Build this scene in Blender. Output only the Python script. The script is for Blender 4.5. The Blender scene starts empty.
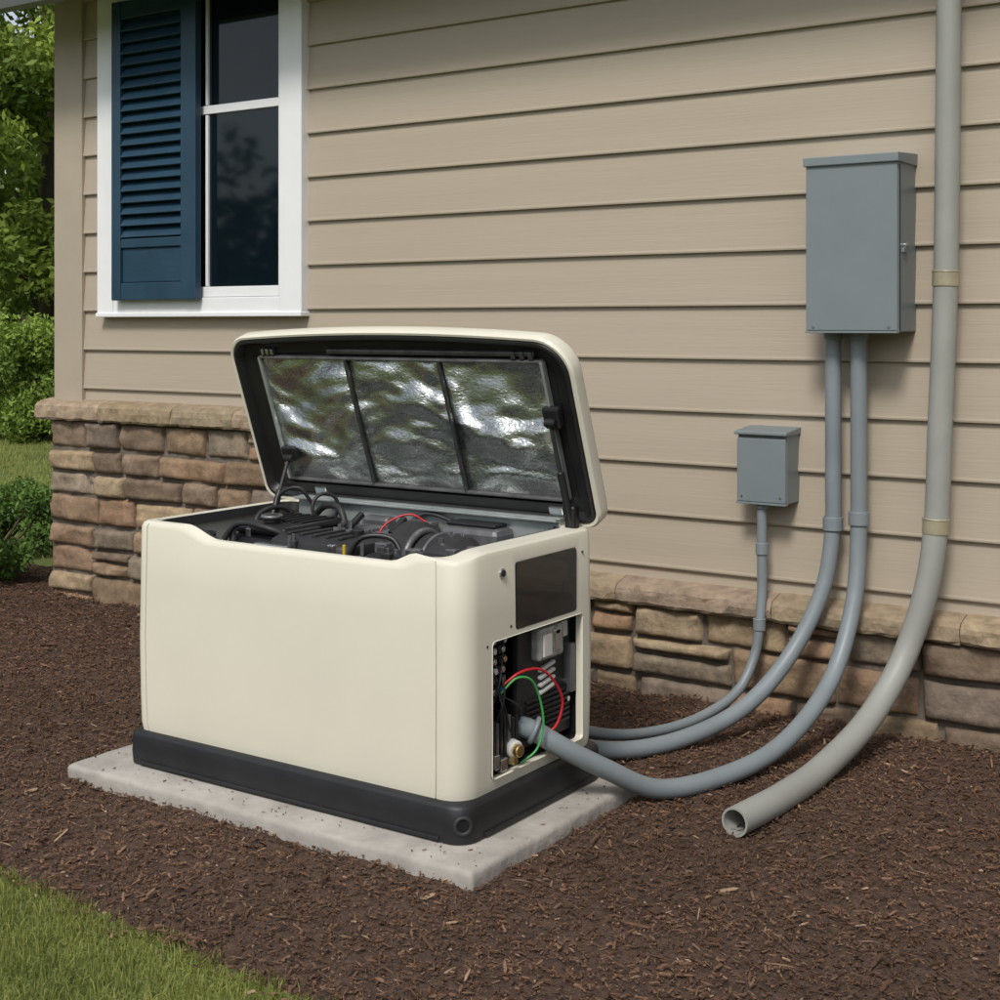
import bpy, bmesh, math, random
import numpy as np
from mathutils import Vector, Matrix, noise
random.seed(7); rng=np.random.default_rng(7)
S=bpy.context.scene
COL=S.collection
# ---------------------------------------------------------------- helpers
def link(o,parent=None):
    COL.objects.link(o)
    if parent is not None: o.parent=parent
    return o
def empty(name):
    e=bpy.data.objects.new(name,None); e.empty_display_size=.1
    return link(e)
def mesh_np(name,v,f,mat,parent=None,smooth=False,attr=None,cattr=None,sharp=None):
    v=np.asarray(v,dtype=np.float32); f=np.asarray(f,dtype=np.int32)
    me=bpy.data.meshes.new(name)
    k=f.shape[1]; m=f.shape[0]
    me.vertices.add(len(v)); me.vertices.foreach_set('co',v.ravel())
    me.loops.add(m*k); me.loops.foreach_set('vertex_index',f.ravel())
    me.polygons.add(m); me.polygons.foreach_set('loop_start',np.arange(0,m*k,k,dtype=np.int32))
    me.polygons.foreach_set('use_smooth',np.full(m,smooth,dtype=bool))
    me.update(calc_edges=True)
    if attr is not None:
        a=me.attributes.new('shade','FLOAT','POINT'); a.data.foreach_set('value',np.asarray(attr,dtype=np.float32))
    if cattr is not None:
        a=me.attributes.new('tint','FLOAT_COLOR','POINT'); a.data.foreach_set('color',np.asarray(cattr,dtype=np.float32).ravel())
    me.materials.append(mat)
    o=bpy.data.objects.new(name,me)
    return link(o,parent)
def mesh_py(name,v,f,mat,parent=None,smooth=False,sharp=None,bevel=0):
    me=bpy.data.meshes.new(name); me.from_pydata([tuple(p) for p in v],[],f); me.update()
    me.materials.append(mat)
    if smooth:
        for p in me.polygons: p.use_smooth=True
        if sharp: me.set_sharp_from_angle(angle=math.radians(sharp))
    o=bpy.data.objects.new(name,me); link(o,parent)
    if bevel>0:
        b=o.modifiers.new('bevel','BEVEL'); b.width=bevel; b.segments=2; b.limit_method='ANGLE'; b.angle_limit=math.radians(40)
    return o
BF=[(0,3,2,1),(4,5,6,7),(0,1,5,4),(1,2,6,5),(2,3,7,6),(3,0,4,7)]
def boxv(x0,x1,y0,y1,z0,z1):
    return [(x0,y0,z0),(x1,y0,z0),(x1,y1,z0),(x0,y1,z0),(x0,y0,z1),(x1,y0,z1),(x1,y1,z1),(x0,y1,z1)]
def box(name,x0,x1,y0,y1,z0,z1,mat,parent=None,bevel=.003,M=None):
    v=boxv(x0,x1,y0,y1,z0,z1)
    if M is not None: v=[M@Vector(p) for p in v]
    return mesh_py(name,v,BF,mat,parent,bevel=bevel)
def cyl(name,p0,p1,r,mat,parent=None,n=28,r2=None,bev=.0):
    p0=Vector(p0); p1=Vector(p1); ax=(p1-p0).normalized()
    a=ax.orthogonal().normalized(); b=ax.cross(a)
    r2=r if r2 is None else r2
    L=(p1-p0).length; bev=min(bev,L*.4)
    rings=[(0,r-bev),(bev,r),(L-bev,r2),(L,r2-bev)] if bev>0 else [(0,r),(L,r2)]
    v=[];f=[]
    for t,rr_ in rings:
        for i in range(n):
            th=2*math.pi*i/n; v.append(p0+ax*t+(a*math.cos(th)+b*math.sin(th))*rr_)
    for k in range(len(rings)-1):
        for i in range(n):
            j=(i+1)%n; f.append((k*n+i,k*n+j,(k+1)*n+j,(k+1)*n+i))
    f.append(tuple(range(n-1,-1,-1))); f.append(tuple((len(rings)-1)*n+i for i in range(n)))
    return mesh_py(name,v,f,mat,parent,smooth=True,sharp=35)
def catmull(P,n=14):
    P=[Vector(p) for p in P]; P=[P[0]*2-P[1]]+P+[P[-1]*2-P[-2]]
    out=[]
    for i in range(1,len(P)-2):
        a,b,c,d=P[i-1:i+3]
        t0=0; t1=t0+max((b-a).length,1e-5)**.5; t2=t1+max((c-b).length,1e-5)**.5; t3=t2+max((d-c).length,1e-5)**.5
        for k in range(n):
            t=t1+(t2-t1)*k/n
            A1=a*((t1-t)/(t1-t0))+b*((t-t0)/(t1-t0)); A2=b*((t2-t)/(t2-t1))+c*((t-t1)/(t2-t1)); A3=c*((t3-t)/(t3-t2))+d*((t-t2)/(t3-t2))
            B1=A1*((t2-t)/(t2-t0))+A2*((t-t0)/(t2-t0)); B2=A2*((t3-t)/(t3-t1))+A3*((t-t1)/(t3-t1))
            out.append(B1*((t2-t)/(t2-t1))+B2*((t-t1)/(t2-t1)))
    out.append(P[-2]); return out
def tube(name,P,r,mat,parent=None,n=20,seg=14,hollow=False):
    C=catmull(P,seg); N=len(C)
    R=[r]*N
    T=[(C[min(i+1,N-1)]-C[max(i-1,0)]).normalized() for i in range(N)]
    if hollow:
        wall=r*.84
        e=C[-1]; t=T[-1]
        C=C+[e,e-t*.12]; T=T+[t,t]; R=R+[wall,wall]; N+=2
    a=T[0].orthogonal().normalized(); v=[];f=[]
    for i in range(N):
        a=(a-T[i]*a.dot(T[i])).normalized(); b=T[i].cross(a)
        for k in range(n):
            th=2*math.pi*k/n; v.append(C[i]+(a*math.cos(th)+b*math.sin(th))*R[i])
    for i in range(N-1):
        for k in range(n):
            j=(k+1)%n; f.append((i*n+k,i*n+j,(i+1)*n+j,(i+1)*n+k))
    f.append(tuple(range(n-1,-1,-1))); f.append(tuple((N-1)*n+k for k in range(n)))
    return mesh_py(name,v,f,mat,parent,smooth=True,sharp=50)
def torus(name,c,axis,R,r,mat,parent=None,n=32,m=10):
    c=Vector(c); ax=Vector(axis).normalized(); a=ax.orthogonal().normalized(); b=ax.cross(a); v=[];f=[]
    for i in range(n):
        th=2*math.pi*i/n; d=a*math.cos(th)+b*math.sin(th)
        for k in range(m):
            ph=2*math.pi*k/m; v.append(c+d*(R+r*math.cos(ph))+ax*(r*math.sin(ph)))
    for i in range(n):
        for k in range(m):
            f.append((i*m+k,((i+1)%n)*m+k,((i+1)%n)*m+(k+1)%m,i*m+(k+1)%m))
    return mesh_py(name,v,f,mat,parent,smooth=True)
# ---------------------------------------------------------------- materials
def mat(name,col,rough=.5,metal=0,var=.0,vscale=8,bump=.0,bscale=60,stretch=(1,1,1),coat=0,spec=.5,bdist=.01):
    m=bpy.data.materials.new(name); m.use_nodes=True; nt=m.node_tree; N=nt.nodes; L=nt.links
    p=N['Principled BSDF']; p.inputs['Roughness'].default_value=rough; p.inputs['Metallic'].default_value=metal
    p.inputs['Base Color'].default_value=(*col,1); p.inputs['Coat Weight'].default_value=coat
    p.inputs['Specular IOR Level'].default_value=spec
    tc=N.new('ShaderNodeTexCoord'); mp=N.new('ShaderNodeMapping'); mp.inputs['Scale'].default_value=stretch
    L.new(tc.outputs['Object'],mp.inputs['Vector'])
    if var>0:
        nz=N.new('ShaderNodeTexNoise'); nz.inputs['Scale'].default_value=vscale; nz.inputs['Detail'].default_value=6; nz.inputs['Roughness'].default_value=.6
        L.new(mp.outputs[0],nz.inputs['Vector'])
        rp=N.new('ShaderNodeValToRGB'); rp.color_ramp.elements[0].position=.3; rp.color_ramp.elements[1].position=.7
        a=tuple(c*(1-var) for c in col); b=tuple(min(1,c*(1+var)) for c in col)
        rp.color_ramp.elements[0].color=(*a,1); rp.color_ramp.elements[1].color=(*b,1)
        L.new(nz.outputs['Fac'],rp.inputs['Fac']); L.new(rp.outputs['Color'],p.inputs['Base Color'])
        mr=N.new('ShaderNodeMapRange'); mr.inputs['To Min'].default_value=max(0,rough-.08); mr.inputs['To Max'].default_value=min(1,rough+.08)
        L.new(nz.outputs['Fac'],mr.inputs['Value']); L.new(mr.outputs[0],p.inputs['Roughness'])
    if bump>0:
        n2=N.new('ShaderNodeTexNoise'); n2.inputs['Scale'].default_value=bscale; n2.inputs['Detail'].default_value=8
        L.new(mp.outputs[0],n2.inputs['Vector'])
        bm=N.new('ShaderNodeBump'); bm.inputs['Strength'].default_value=bump; bm.inputs['Distance'].default_value=bdist
        L.new(n2.outputs['Fac'],bm.inputs['Height']); L.new(bm.outputs[0],p.inputs['Normal'])
    return m
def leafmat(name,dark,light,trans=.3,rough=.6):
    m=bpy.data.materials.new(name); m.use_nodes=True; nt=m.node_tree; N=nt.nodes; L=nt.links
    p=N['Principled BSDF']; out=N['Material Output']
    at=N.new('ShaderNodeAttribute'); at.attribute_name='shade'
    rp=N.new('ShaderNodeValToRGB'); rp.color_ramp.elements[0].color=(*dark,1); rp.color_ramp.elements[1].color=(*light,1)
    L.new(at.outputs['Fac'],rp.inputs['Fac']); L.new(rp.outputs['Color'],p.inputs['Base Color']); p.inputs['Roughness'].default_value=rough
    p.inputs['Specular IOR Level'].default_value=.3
    if trans>0:
        tr=N.new('ShaderNodeBsdfTranslucent'); L.new(rp.outputs['Color'],tr.inputs['Color'])
        mx=N.new('ShaderNodeMixShader'); mx.inputs[0].default_value=trans
        L.new(p.outputs[0],mx.inputs[1]); L.new(tr.outputs[0],mx.inputs[2]); L.new(mx.outputs[0],out.inputs['Surface'])
    return m
def tintmat(name,rough=.85,bump=.5,bscale=40,var=.25,vscale=25,bdist=.01):
    m=bpy.data.materials.new(name); m.use_nodes=True; nt=m.node_tree; N=nt.nodes; L=nt.links
    p=N['Principled BSDF']; p.inputs['Roughness'].default_value=rough; p.inputs['Specular IOR Level'].default_value=.25
    at=N.new('ShaderNodeAttribute'); at.attribute_name='tint'
    tc=N.new('ShaderNodeTexCoord')
    nz=N.new('ShaderNodeTexNoise'); nz.inputs['Scale'].default_value=vscale; nz.inputs['Detail'].default_value=8; nz.inputs['Roughness'].default_value=.65
    L.new(tc.outputs['Object'],nz.inputs['Vector'])
    mr=N.new('ShaderNodeMapRange'); mr.inputs['From Min'].default_value=.25; mr.inputs['From Max'].default_value=.75
    mr.inputs['To Min'].default_value=1-var; mr.inputs['To Max'].default_value=1+var
    L.new(nz.outputs['Fac'],mr.inputs['Value'])
    vm=N.new('ShaderNodeVectorMath'); vm.operation='SCALE'; L.new(at.outputs['Color'],vm.inputs[0]); L.new(mr.outputs[0],vm.inputs['Scale'])
    L.new(vm.outputs[0],p.inputs['Base Color'])
    n2=N.new('ShaderNodeTexNoise'); n2.inputs['Scale'].default_value=bscale; n2.inputs['Detail'].default_value=10; n2.inputs['Roughness'].default_value=.65
    L.new(tc.outputs['Object'],n2.inputs['Vector'])
    bm=N.new('ShaderNodeBump'); bm.inputs['Strength'].default_value=bump; bm.inputs['Distance'].default_value=bdist
    L.new(n2.outputs['Fac'],bm.inputs['Height']); L.new(bm.outputs[0],p.inputs['Normal'])
    return m
m_siding=mat('siding_vinyl',(.405,.345,.268),.6,var=.03,vscale=2.5,bump=.25,bscale=26,stretch=(.18,6,6),bdist=.003)
m_trim=mat('tan_trim',(.40,.342,.265),.6,var=.05,vscale=4)
m_white=mat('white_trim',(.80,.81,.82),.45,var=.03,vscale=5)
m_shut=mat('navy_shutter',(.015,.048,.082),.45,var=.14,vscale=6,bump=.1,bscale=80)
m_glass=mat('window_glass',(.004,.009,.013),.04,spec=.45)
m_mortar=mat('mortar',(.13,.11,.09),.95,var=.2,vscale=30,bump=.5,bscale=80)
m_stone=tintmat('stone_veneer',bump=.7,var=.42,vscale=18)
m_roof=mat('roof_shingle',(.09,.085,.08),.9,var=.3,vscale=12,bump=.5,bscale=40)
m_gut=mat('gutter_metal',(.16,.17,.18),.4,var=.05)
m_soffit=mat('soffit',(.6,.58,.54),.6,var=.03)
m_cream=mat('cream_enamel',(.71,.68,.565),.36,var=.025,vscale=3,bump=.05,bscale=250,bdist=.002)
m_blk=mat('black_plastic',(.012,.012,.013),.42,var=.2,vscale=10,bump=.1,bscale=200,bdist=.002)
m_blk2=mat('black_rubber',(.022,.022,.023),.55,var=.2,vscale=15,bump=.2,bscale=150,bdist=.002)
m_base=mat('black_base_plastic',(.014,.015,.017),.5,var=.25,vscale=6,bump=.25,bscale=180,bdist=.002)
m_hole=mat('hole_shadow_plastic',(.002,.002,.002),.9,var=.1)
m_dkmet=mat('dark_cast_metal',(.10,.10,.105),.38,metal=.7,var=.25,vscale=20,bump=.3,bscale=120,bdist=.002)
m_engine=mat('engine_cast_aluminium',(.17,.17,.175),.45,metal=.6,var=.3,vscale=14,bump=.35,bscale=120,bdist=.002)
m_met=mat('zinc_metal',(.58,.59,.60),.3,metal=1,var=.15,vscale=15)
m_brass=mat('brass',(.6,.45,.2),.35,metal=1,var=.1)
m_galv=mat('galvanised_rail',(.45,.49,.48),.4,metal=.6,var=.15,vscale=12)
m_gray=mat('gray_box_enamel',(.185,.218,.23),.42,var=.04,vscale=5,bump=.05,bscale=200,bdist=.002)
m_cond=mat('gray_conduit_pvc',(.205,.235,.25),.45,var=.09,vscale=6,bump=.03,bscale=90)
m_pipe=mat('gray_pipe_pvc',(.30,.305,.28),.5,var=.08,vscale=5,bump=.03,bscale=80)
m_band=mat('band_metal',(.40,.36,.25),.45,metal=.3,var=.15,vscale=20)
m_red=mat('red_wire',(.50,.012,.02),.4,var=.05)
m_green=mat('green_wire',(.06,.33,.08),.4,var=.05)
m_blue=mat('blue_wire',(.03,.12,.35),.4,var=.05)
m_yel=mat('yellow_plastic',(.6,.42,.03),.4,var=.05)
m_whp=mat('white_plastic',(.6,.6,.56),.4,var=.05)
m_clear=mat('smoked_plastic',(.30,.31,.29),.15,var=.3,vscale=40,coat=.5)
m_conc=mat('concrete',(.37,.345,.31),.9,var=.2,vscale=9,bump=.5,bscale=70,bdist=.004)
m_mulch=tintmat('mulch_chips',rough=.95,bump=.3,bscale=300,var=.3,vscale=60,bdist=.002)
m_leaf=leafmat('tree_leaves',(.06,.11,.015),(.34,.44,.08),.38)
m_leafd=leafmat('distant_leaves',(.025,.05,.012),(.11,.17,.035),0)
m_leaf2=leafmat('shrub_leaves',(.055,.11,.018),(.30,.42,.08),.3)
m_leaf3=leafmat('dark_shrub_leaves',(.04,.09,.018),(.18,.30,.065),.28)
m_blade=leafmat('grass_blades',(.09,.12,.022),(.36,.38,.11),.3)
m_bark=mat('bark',(.09,.065,.045),.9,var=.3,vscale=10,bump=.6,bscale=25,stretch=(1,1,.3))
m_soil=mat('mulch_soil',(.075,.043,.028),.95,var=.5,vscale=45,bump=1.0,bscale=110,bdist=.012)
def grass_ground():
    m=bpy.data.materials.new('lawn_ground'); m.use_nodes=True; N=m.node_tree.nodes; L=m.node_tree.links; p=N['Principled BSDF']
    tc=N.new('ShaderNodeTexCoord'); a=N.new('ShaderNodeTexNoise'); a.inputs['Scale'].default_value=1.2; a.inputs['Detail'].default_value=12; a.inputs['Roughness'].default_value=.75
    L.new(tc.outputs['Object'],a.inputs['Vector']); rp=N.new('ShaderNodeValToRGB'); e=rp.color_ramp.elements
    e[0].position=.3; e[0].color=(.08,.11,.022,1); e[1].position=.72; e[1].color=(.22,.27,.06,1)
    L.new(a.outputs['Fac'],rp.inputs['Fac']); L.new(rp.outputs[0],p.inputs['Base Color']); p.inputs['Roughness'].default_value=.95
    b=N.new('ShaderNodeTexNoise'); b.inputs['Scale'].default_value=60; b.inputs['Detail'].default_value=6; L.new(tc.outputs['Object'],b.inputs['Vector'])
    bm=N.new('ShaderNodeBump'); bm.inputs['Distance'].default_value=.03; L.new(b.outputs['Fac'],bm.inputs['Height']); L.new(bm.outputs[0],p.inputs['Normal'])
    return m
m_lawn=grass_ground()
def foil():
    m=bpy.data.materials.new('foil_insulation'); m.use_nodes=True; N=m.node_tree.nodes; L=m.node_tree.links; p=N['Principled BSDF']
    p.inputs['Metallic'].default_value=1; p.inputs['Base Color'].default_value=(.60,.62,.61,1)
    tc=N.new('ShaderNodeTexCoord'); mp=N.new('ShaderNodeMapping'); mp.inputs['Rotation'].default_value=(0,math.radians(-42),0); mp.inputs['Scale'].default_value=(1.0,1,1.9)
    L.new(tc.outputs['Object'],mp.inputs['Vector'])
    a=N.new('ShaderNodeTexNoise'); a.inputs['Scale'].default_value=2.8; a.inputs['Detail'].default_value=2; a.inputs['Distortion'].default_value=.2; L.new(mp.outputs[0],a.inputs['Vector'])
    n=N.new('ShaderNodeTexNoise'); n.inputs['Scale'].default_value=70; n.inputs['Detail'].default_value=6; n.inputs['Distortion'].default_value=.8; L.new(mp.outputs[0],n.inputs['Vector'])
    b1=N.new('ShaderNodeBump'); b1.inputs['Strength'].default_value=1; b1.inputs['Distance'].default_value=.24; L.new(a.outputs['Fac'],b1.inputs['Height'])
    b2=N.new('ShaderNodeBump'); b2.inputs['Strength'].default_value=.8; b2.inputs['Distance'].default_value=.0035; L.new(n.outputs['Fac'],b2.inputs['Height']); L.new(b1.outputs[0],b2.inputs['Normal'])
    L.new(b2.outputs[0],p.inputs['Normal'])
    r=N.new('ShaderNodeMapRange'); r.inputs['To Min'].default_value=.18; r.inputs['To Max'].default_value=.38; L.new(n.outputs['Fac'],r.inputs['Value']); L.new(r.outputs[0],p.inputs['Roughness'])
    return m
m_foil=foil()

# ---------------------------------------------------------------- ground
mesh_py('ground',[(-200,-200,0),(200,-200,0),(200,200,0),(-200,200,0)],[(0,1,2,3)],m_lawn)
def edge_y(x): return -2.58+.05*math.sin(x*1.7+.6)+.035*noise.noise(Vector((x*3,0,3)))+.035*max(0,(-2.6-x))
nx,ny=420,150
X0,X1=-7.0,3.0
def bedz(x,y): return max(.004,.015+.016*noise.noise(Vector((x*5,y*5,0)))+.011*noise.noise(Vector((x*23,y*23,1))))
v=[];f=[]
for i in range(nx+1):
    x=X0+(X1-X0)*i/nx
    for j in range(ny+1):
        t=j/ny; y=.5+(edge_y(x)-.5)*t
        e=min(1,(1-t)*40,i/6,(nx-i)/6,j/4 if x<-6.1 else 1)
        z=-.010*(1-e)+e*bedz(x,y)
        v.append((x,y,z))
for i in range(nx):
    for j in range(ny):
        a=i*(ny+1)+j; f.append((a,a+1,a+ny+2,a+ny+1))
bed=mesh_py('mulch_bed',v,f,m_soil,smooth=True)
def chips(n,xa,xb,ya,yb,lmin,lmax,w,zoff,name,parent,wq,pad=False):
    x=rng.uniform(xa,xb,n); y=rng.uniform(ya,yb,n)
    ey=np.array([edge_y(q) for q in x])+rng.normal(.0,.03,n)
    onpad=(x>-3.485)&(x<-1.965)&(y>-1.94)&(y<-1.10)
    ongen=(x>-3.36)&(x<-2.06)&(y>-1.85)&(y<-1.12)
    k=((y>ey)&~onpad&((y<-.03)|(x<-6.02))) if not pad else (onpad&~ongen&(x>-3.47)&(x<-1.985)&(y>-1.93))
    x=x[k];y=y[k];ey=ey[k]; n=len(x)
    l=lmin+(lmax-lmin)*rng.random(n)**2.4
    wd=w*rng.uniform(.5,1.6,n); th=wd*rng.uniform(.25,.6,n)
    yaw=rng.uniform(0,2*np.pi,n); pit=rng.normal(0,.25 if not pad else .03,n)
    hz=np.array([bedz(a,b) for a,b in zip(x,y)])
    if pad: hz=np.full(n,.062)
    z=hz+rng.uniform(0,zoff,n)
    d=np.stack([np.cos(yaw)*np.cos(pit),np.sin(yaw)*np.cos(pit),np.sin(pit)],1)
    s=np.stack([-np.sin(yaw),np.cos(yaw),np.zeros(n)],1); roll=rng.normal(0,.5,n)
    u=np.cross(d,s); s2=s*np.cos(roll)[:,None]+u*np.sin(roll)[:,None]; u2=np.cross(d,s2)
    c=np.stack([x,y,z],1); hl=(l/2)[:,None]
    V=np.stack([c-d*hl, c+s2*wd[:,None]/2-d*hl*.7, c-s2*wd[:,None]/2-d*hl*.55, c+u2*th[:,None]-d*hl*.2, c+s2*wd[:,None]/2+d*hl*.6, c-s2*wd[:,None]/2+d*hl*.75, c+d*hl],1).reshape(-1,3)
    F0=np.array([(0,1,3),(0,3,2),(0,2,1),(1,4,3),(2,3,5),(1,2,5),(1,5,4),(3,4,6),(3,6,5),(4,5,6)])
    F=(F0[None]+7*np.arange(n)[:,None,None]).reshape(-1,3)
    q=rng.random(n)
    pal=np.array([(.070,.038,.024),(.104,.058,.035),(.138,.079,.048),(.180,.108,.066),(.32,.215,.14)])
    idx=np.searchsorted(wq,q)
    ccol=pal[idx]*rng.uniform(.85,1.15,n)[:,None]
    big_=np.array([1+.30*noise.noise(Vector((a*1.6,b*1.6,4)))+.2*noise.noise(Vector((a*7,b*7,4))) for a,b in zip(x,y)]); ccol=ccol*big_[:,None]
    ca=np.concatenate([np.repeat(ccol,7,0),np.ones((n*7,1))],1)
    return mesh_np(name,V,F,m_mulch,parent,cattr=ca)
chips(165000,-6.9,-.3,-2.7,0.4,.004,.032,.0044,.013,'fine_chips',bed,[.26,.60,.87,.990])
chips(3400,-6.9,-.3,-2.7,0.4,.02,.065,.006,.018,'bark_chips',bed,[.2,.45,.7,.90])
chips(700,-3.5,-1.95,-1.95,-1.09,.003,.018,.003,.002,'pad_crumbs',bed,[.3,.6,.85,.97],pad=True)

# grass blades
def blades(name,n,xa,xb,ya,yb,h,w,test,parent=None,off=0):
    x=rng.uniform(xa,xb,n); y=rng.uniform(ya,yb,n); k=np.array([test(a,b) for a,b in zip(x,y)]); x=x[k];y=y[k];n=len(x)
    hh=h*rng.uniform(.45,1.25,n); yaw=rng.uniform(0,2*np.pi,n); ld=rng.uniform(0,2*np.pi,n); lean=np.abs(rng.normal(0,.6,n))
    s=np.stack([np.cos(yaw),np.sin(yaw),np.zeros(n)],1)*w/2; L=np.stack([np.cos(ld),np.sin(ld),np.zeros(n)],1)
    c=np.stack([x,y,np.full(n,-.003)],1); up=np.array([0,0,1.])
    m1=c+up*(hh*.55)[:,None]+L*(hh*lean*.3)[:,None]; tp=c+up*(hh*(1-.25*np.minimum(lean,1.5)))[:,None]+L*(hh*lean*.9)[:,None]
    V=np.stack([c-s,c+s,m1-s*.8,m1+s*.8,tp],1).reshape(-1,3)
    F0=np.array([(0,1,3),(0,3,2),(2,3,4)]); F=(F0[None]+5*np.arange(n)[:,None,None]).reshape(-1,3)
    pn=np.array([noise.noise(Vector((a*2.2,b*2.2,7)))+.5*noise.noise(Vector((a*8,b*8,2))) for a,b in zip(x,y)])
    sh=np.clip(rng.normal(.5+off,.24,n)+pn*.5,0,1)
    return mesh_np(name,V,F,m_blade,parent,attr=np.repeat(sh,5))
lawn=blades('lawn_grass',165000,-4.6,-.2,-4.1,-2.3,.034,.0027,lambda a,b: b<edge_y(a)+.035+.05*noise.noise(Vector((a*9,b*9,0)))+.03*noise.noise(Vector((a*31,b*31,0))),off=.04)
blades('far_grass',50000,-15,-6.9,-1.5,6.5,.05,.006,lambda a,b: True,lawn,off=.3)

# ---------------------------------------------------------------- foliage
def leafcloud(name,clumps,n,size,m,parent=None,zmin=.02):
    cl=np.array([c[0] for c in clumps]); rd=np.array([c[1] for c in clumps]); sh=np.array([c[2] for c in clumps])
    wgt=rd**2; idx=rng.choice(len(cl),n,p=wgt/wgt.sum())
    d=rng.normal(size=(n,3)); d/=np.linalg.norm(d,axis=1)[:,None]
    r=rd[idx]*(rng.random(n)**.45)
    P=cl[idx]+d*r[:,None]; P[:,2]=np.maximum(P[:,2],zmin)
    a=rng.normal(size=(n,3)); a/=np.linalg.norm(a,axis=1)[:,None]
    b=np.cross(a,rng.normal(size=(n,3))); b/=np.linalg.norm(b,axis=1)[:,None]
    s=(size*rng.uniform(.6,1.35,n))[:,None]
    V=np.stack([P-a*s,P+b*s*.45-a*s*.1,P+a*s,P-b*s*.45-a*s*.1],1).reshape(-1,3)
    F=np.arange(4*n).reshape(-1,4)
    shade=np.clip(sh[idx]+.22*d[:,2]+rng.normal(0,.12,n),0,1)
    return mesh_np(name,V,F,m,parent,attr=np.repeat(shade,4))
def limb(p0,p1,r0,r1,V,F,n=7):
    p0=Vector(p0);p1=Vector(p1); ax=(p1-p0).normalized(); a=ax.orthogonal().normalized(); b=ax.cross(a); o=len(V)
    for p,r in((p0,r0),((p0+p1)/2+a*r0*.3,(r0+r1)/2),(p1,r1)):
        for i in range(n): V.append(tuple(p+(a*math.cos(6.283*i/n)+b*math.sin(6.283*i/n))*r))
    for k in range(2):
        for i in range(n): F.append((o+k*n+i,o+k*n+(i+1)%n,o+(k+1)*n+(i+1)%n,o+(k+1)*n+i))
def tree(x,y,H,R,zb,nl,ls,m,bright=.5):
    root=empty('tree'); V=[];F=[]
    limb((x,y,-.1),(x+.1,y,H*.45),.16,.10,V,F,10); limb((x+.1,y,H*.45),(x,y+.1,H*.85),.10,.03,V,F)
    cl=[]
    for i in range(70):
        t=random.random(); z=zb+(H-zb)*t
        rr_=R*math.sin(math.pi*min(1,max(.08,(t*.85+.15)))**.8)*random.uniform(.35,1.08); th=random.uniform(0,6.283)
        c=(x+rr_*math.cos(th),y+rr_*math.sin(th),z)
        cl.append((c,random.uniform(.22,.6)*R/2.2,bright+random.uniform(-.35,.35)))
        if i%3==0: limb((x+.05,y,max(.4,z*.7)),c,.045,.012,V,F,5)
    mesh_py('trunk',V,F,m_bark,root,smooth=True)
    leafcloud('crown',cl,nl,ls,m,root,zmin=.15)
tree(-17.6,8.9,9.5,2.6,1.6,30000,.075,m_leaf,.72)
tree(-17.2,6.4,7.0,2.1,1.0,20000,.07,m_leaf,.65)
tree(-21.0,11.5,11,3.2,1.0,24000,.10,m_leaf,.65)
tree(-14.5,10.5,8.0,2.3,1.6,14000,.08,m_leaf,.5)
def shrub(name,x,y,H,R,n,ls,m,b=.5):
    root=empty(name); V=[];F=[]; cl=[]
    for i in range(34):
        th=random.uniform(0,6.283); e=random.random()**.6; z=H*(.18+.72*random.random())
        rr_=R*e*math.sqrt(max(.1,1-(z/H-.35)**2*1.6))
        c=(x+rr_*math.cos(th),y+rr_*math.sin(th),z); cl.append((c,random.uniform(.16,.32)*R,b+random.uniform(-.28,.28)))
        limb((x,y,-.03),c,.014,.004,V,F,5)
    mesh_py('stems',V,F,m_bark,root); leafcloud('foliage',cl,n,ls,m,root)
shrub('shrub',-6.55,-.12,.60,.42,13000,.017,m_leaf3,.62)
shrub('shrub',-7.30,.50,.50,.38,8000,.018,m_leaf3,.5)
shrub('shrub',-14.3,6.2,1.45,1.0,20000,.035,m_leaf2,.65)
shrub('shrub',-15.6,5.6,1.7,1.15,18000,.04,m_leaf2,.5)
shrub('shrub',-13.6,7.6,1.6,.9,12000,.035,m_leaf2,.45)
cl=[];V=[];F=[]
for i in range(330):
    th=2*math.pi*i/330+random.uniform(-.01,.01); R=random.uniform(35,46); x=R*math.cos(th)-3; y=R*math.sin(th)
    H=random.uniform(5.5,9.5)
    limb((x,y,-.1),(x,y,H*.7),.2,.08,V,F,6)
    sb=random.uniform(.25,.75)
    for k in range(6):
        cl.append(((x+random.uniform(-1.6,1.6),y+random.uniform(-1.6,1.6),H*(.12+.16*k)+random.uniform(-.4,.4)),random.uniform(1.1,2.2)*(1-.08*k),sb+random.uniform(-.15,.15)))
dt=mesh_py('added_tree_ring',V,F,m_bark)  # tree ring added to darken reflections in the glass; also fills the horizon
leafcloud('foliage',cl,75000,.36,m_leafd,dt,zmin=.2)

# ---------------------------------------------------------------- house
house=empty('house')
HX0,HX1=-5.97,4.0
box('wall_core',HX0+.02,HX1-.02,.02,8,-.3,3.12,m_trim,house,bevel=0)
def siding(name,x0,x1,z0,z1,exp=.197):
    v=[];f=[]; z=z0; prof=[]
    while z<z1:
        prof+= [(-.004,z-.001),(-.0225,z),(-.0235,z+.006),(-.0215,z+.014),(-.006,z+exp-.0015)]
        z+=exp
    n=len(prof)
    for x in(x0,x1):
        for y,zz in prof: v.append((x,y,zz))
    for i in range(n-1): f.append((i,i+n,i+n+1,i+1))
    return mesh_py(name,v,f,m_siding,house)
siding('siding',HX0+.2,HX1,.481-.197,3.1)
box('corner_trim',HX0-.012,HX0+.205,-.034,.18,.95,3.1,m_trim,house,.004)
box('siding_left_wall',HX0-.0,HX0+.019,.18,8,.95,3.1,m_siding,house,0)
gz=-.14
box('soffit',HX0-.40,HX1+.4,-.36,.02,3.125,3.14,m_soffit,house,.002)
box('fascia',HX0-.40,HX1+.4,-.385,-.362,2.96,3.20,m_gut,house,.002)
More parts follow.
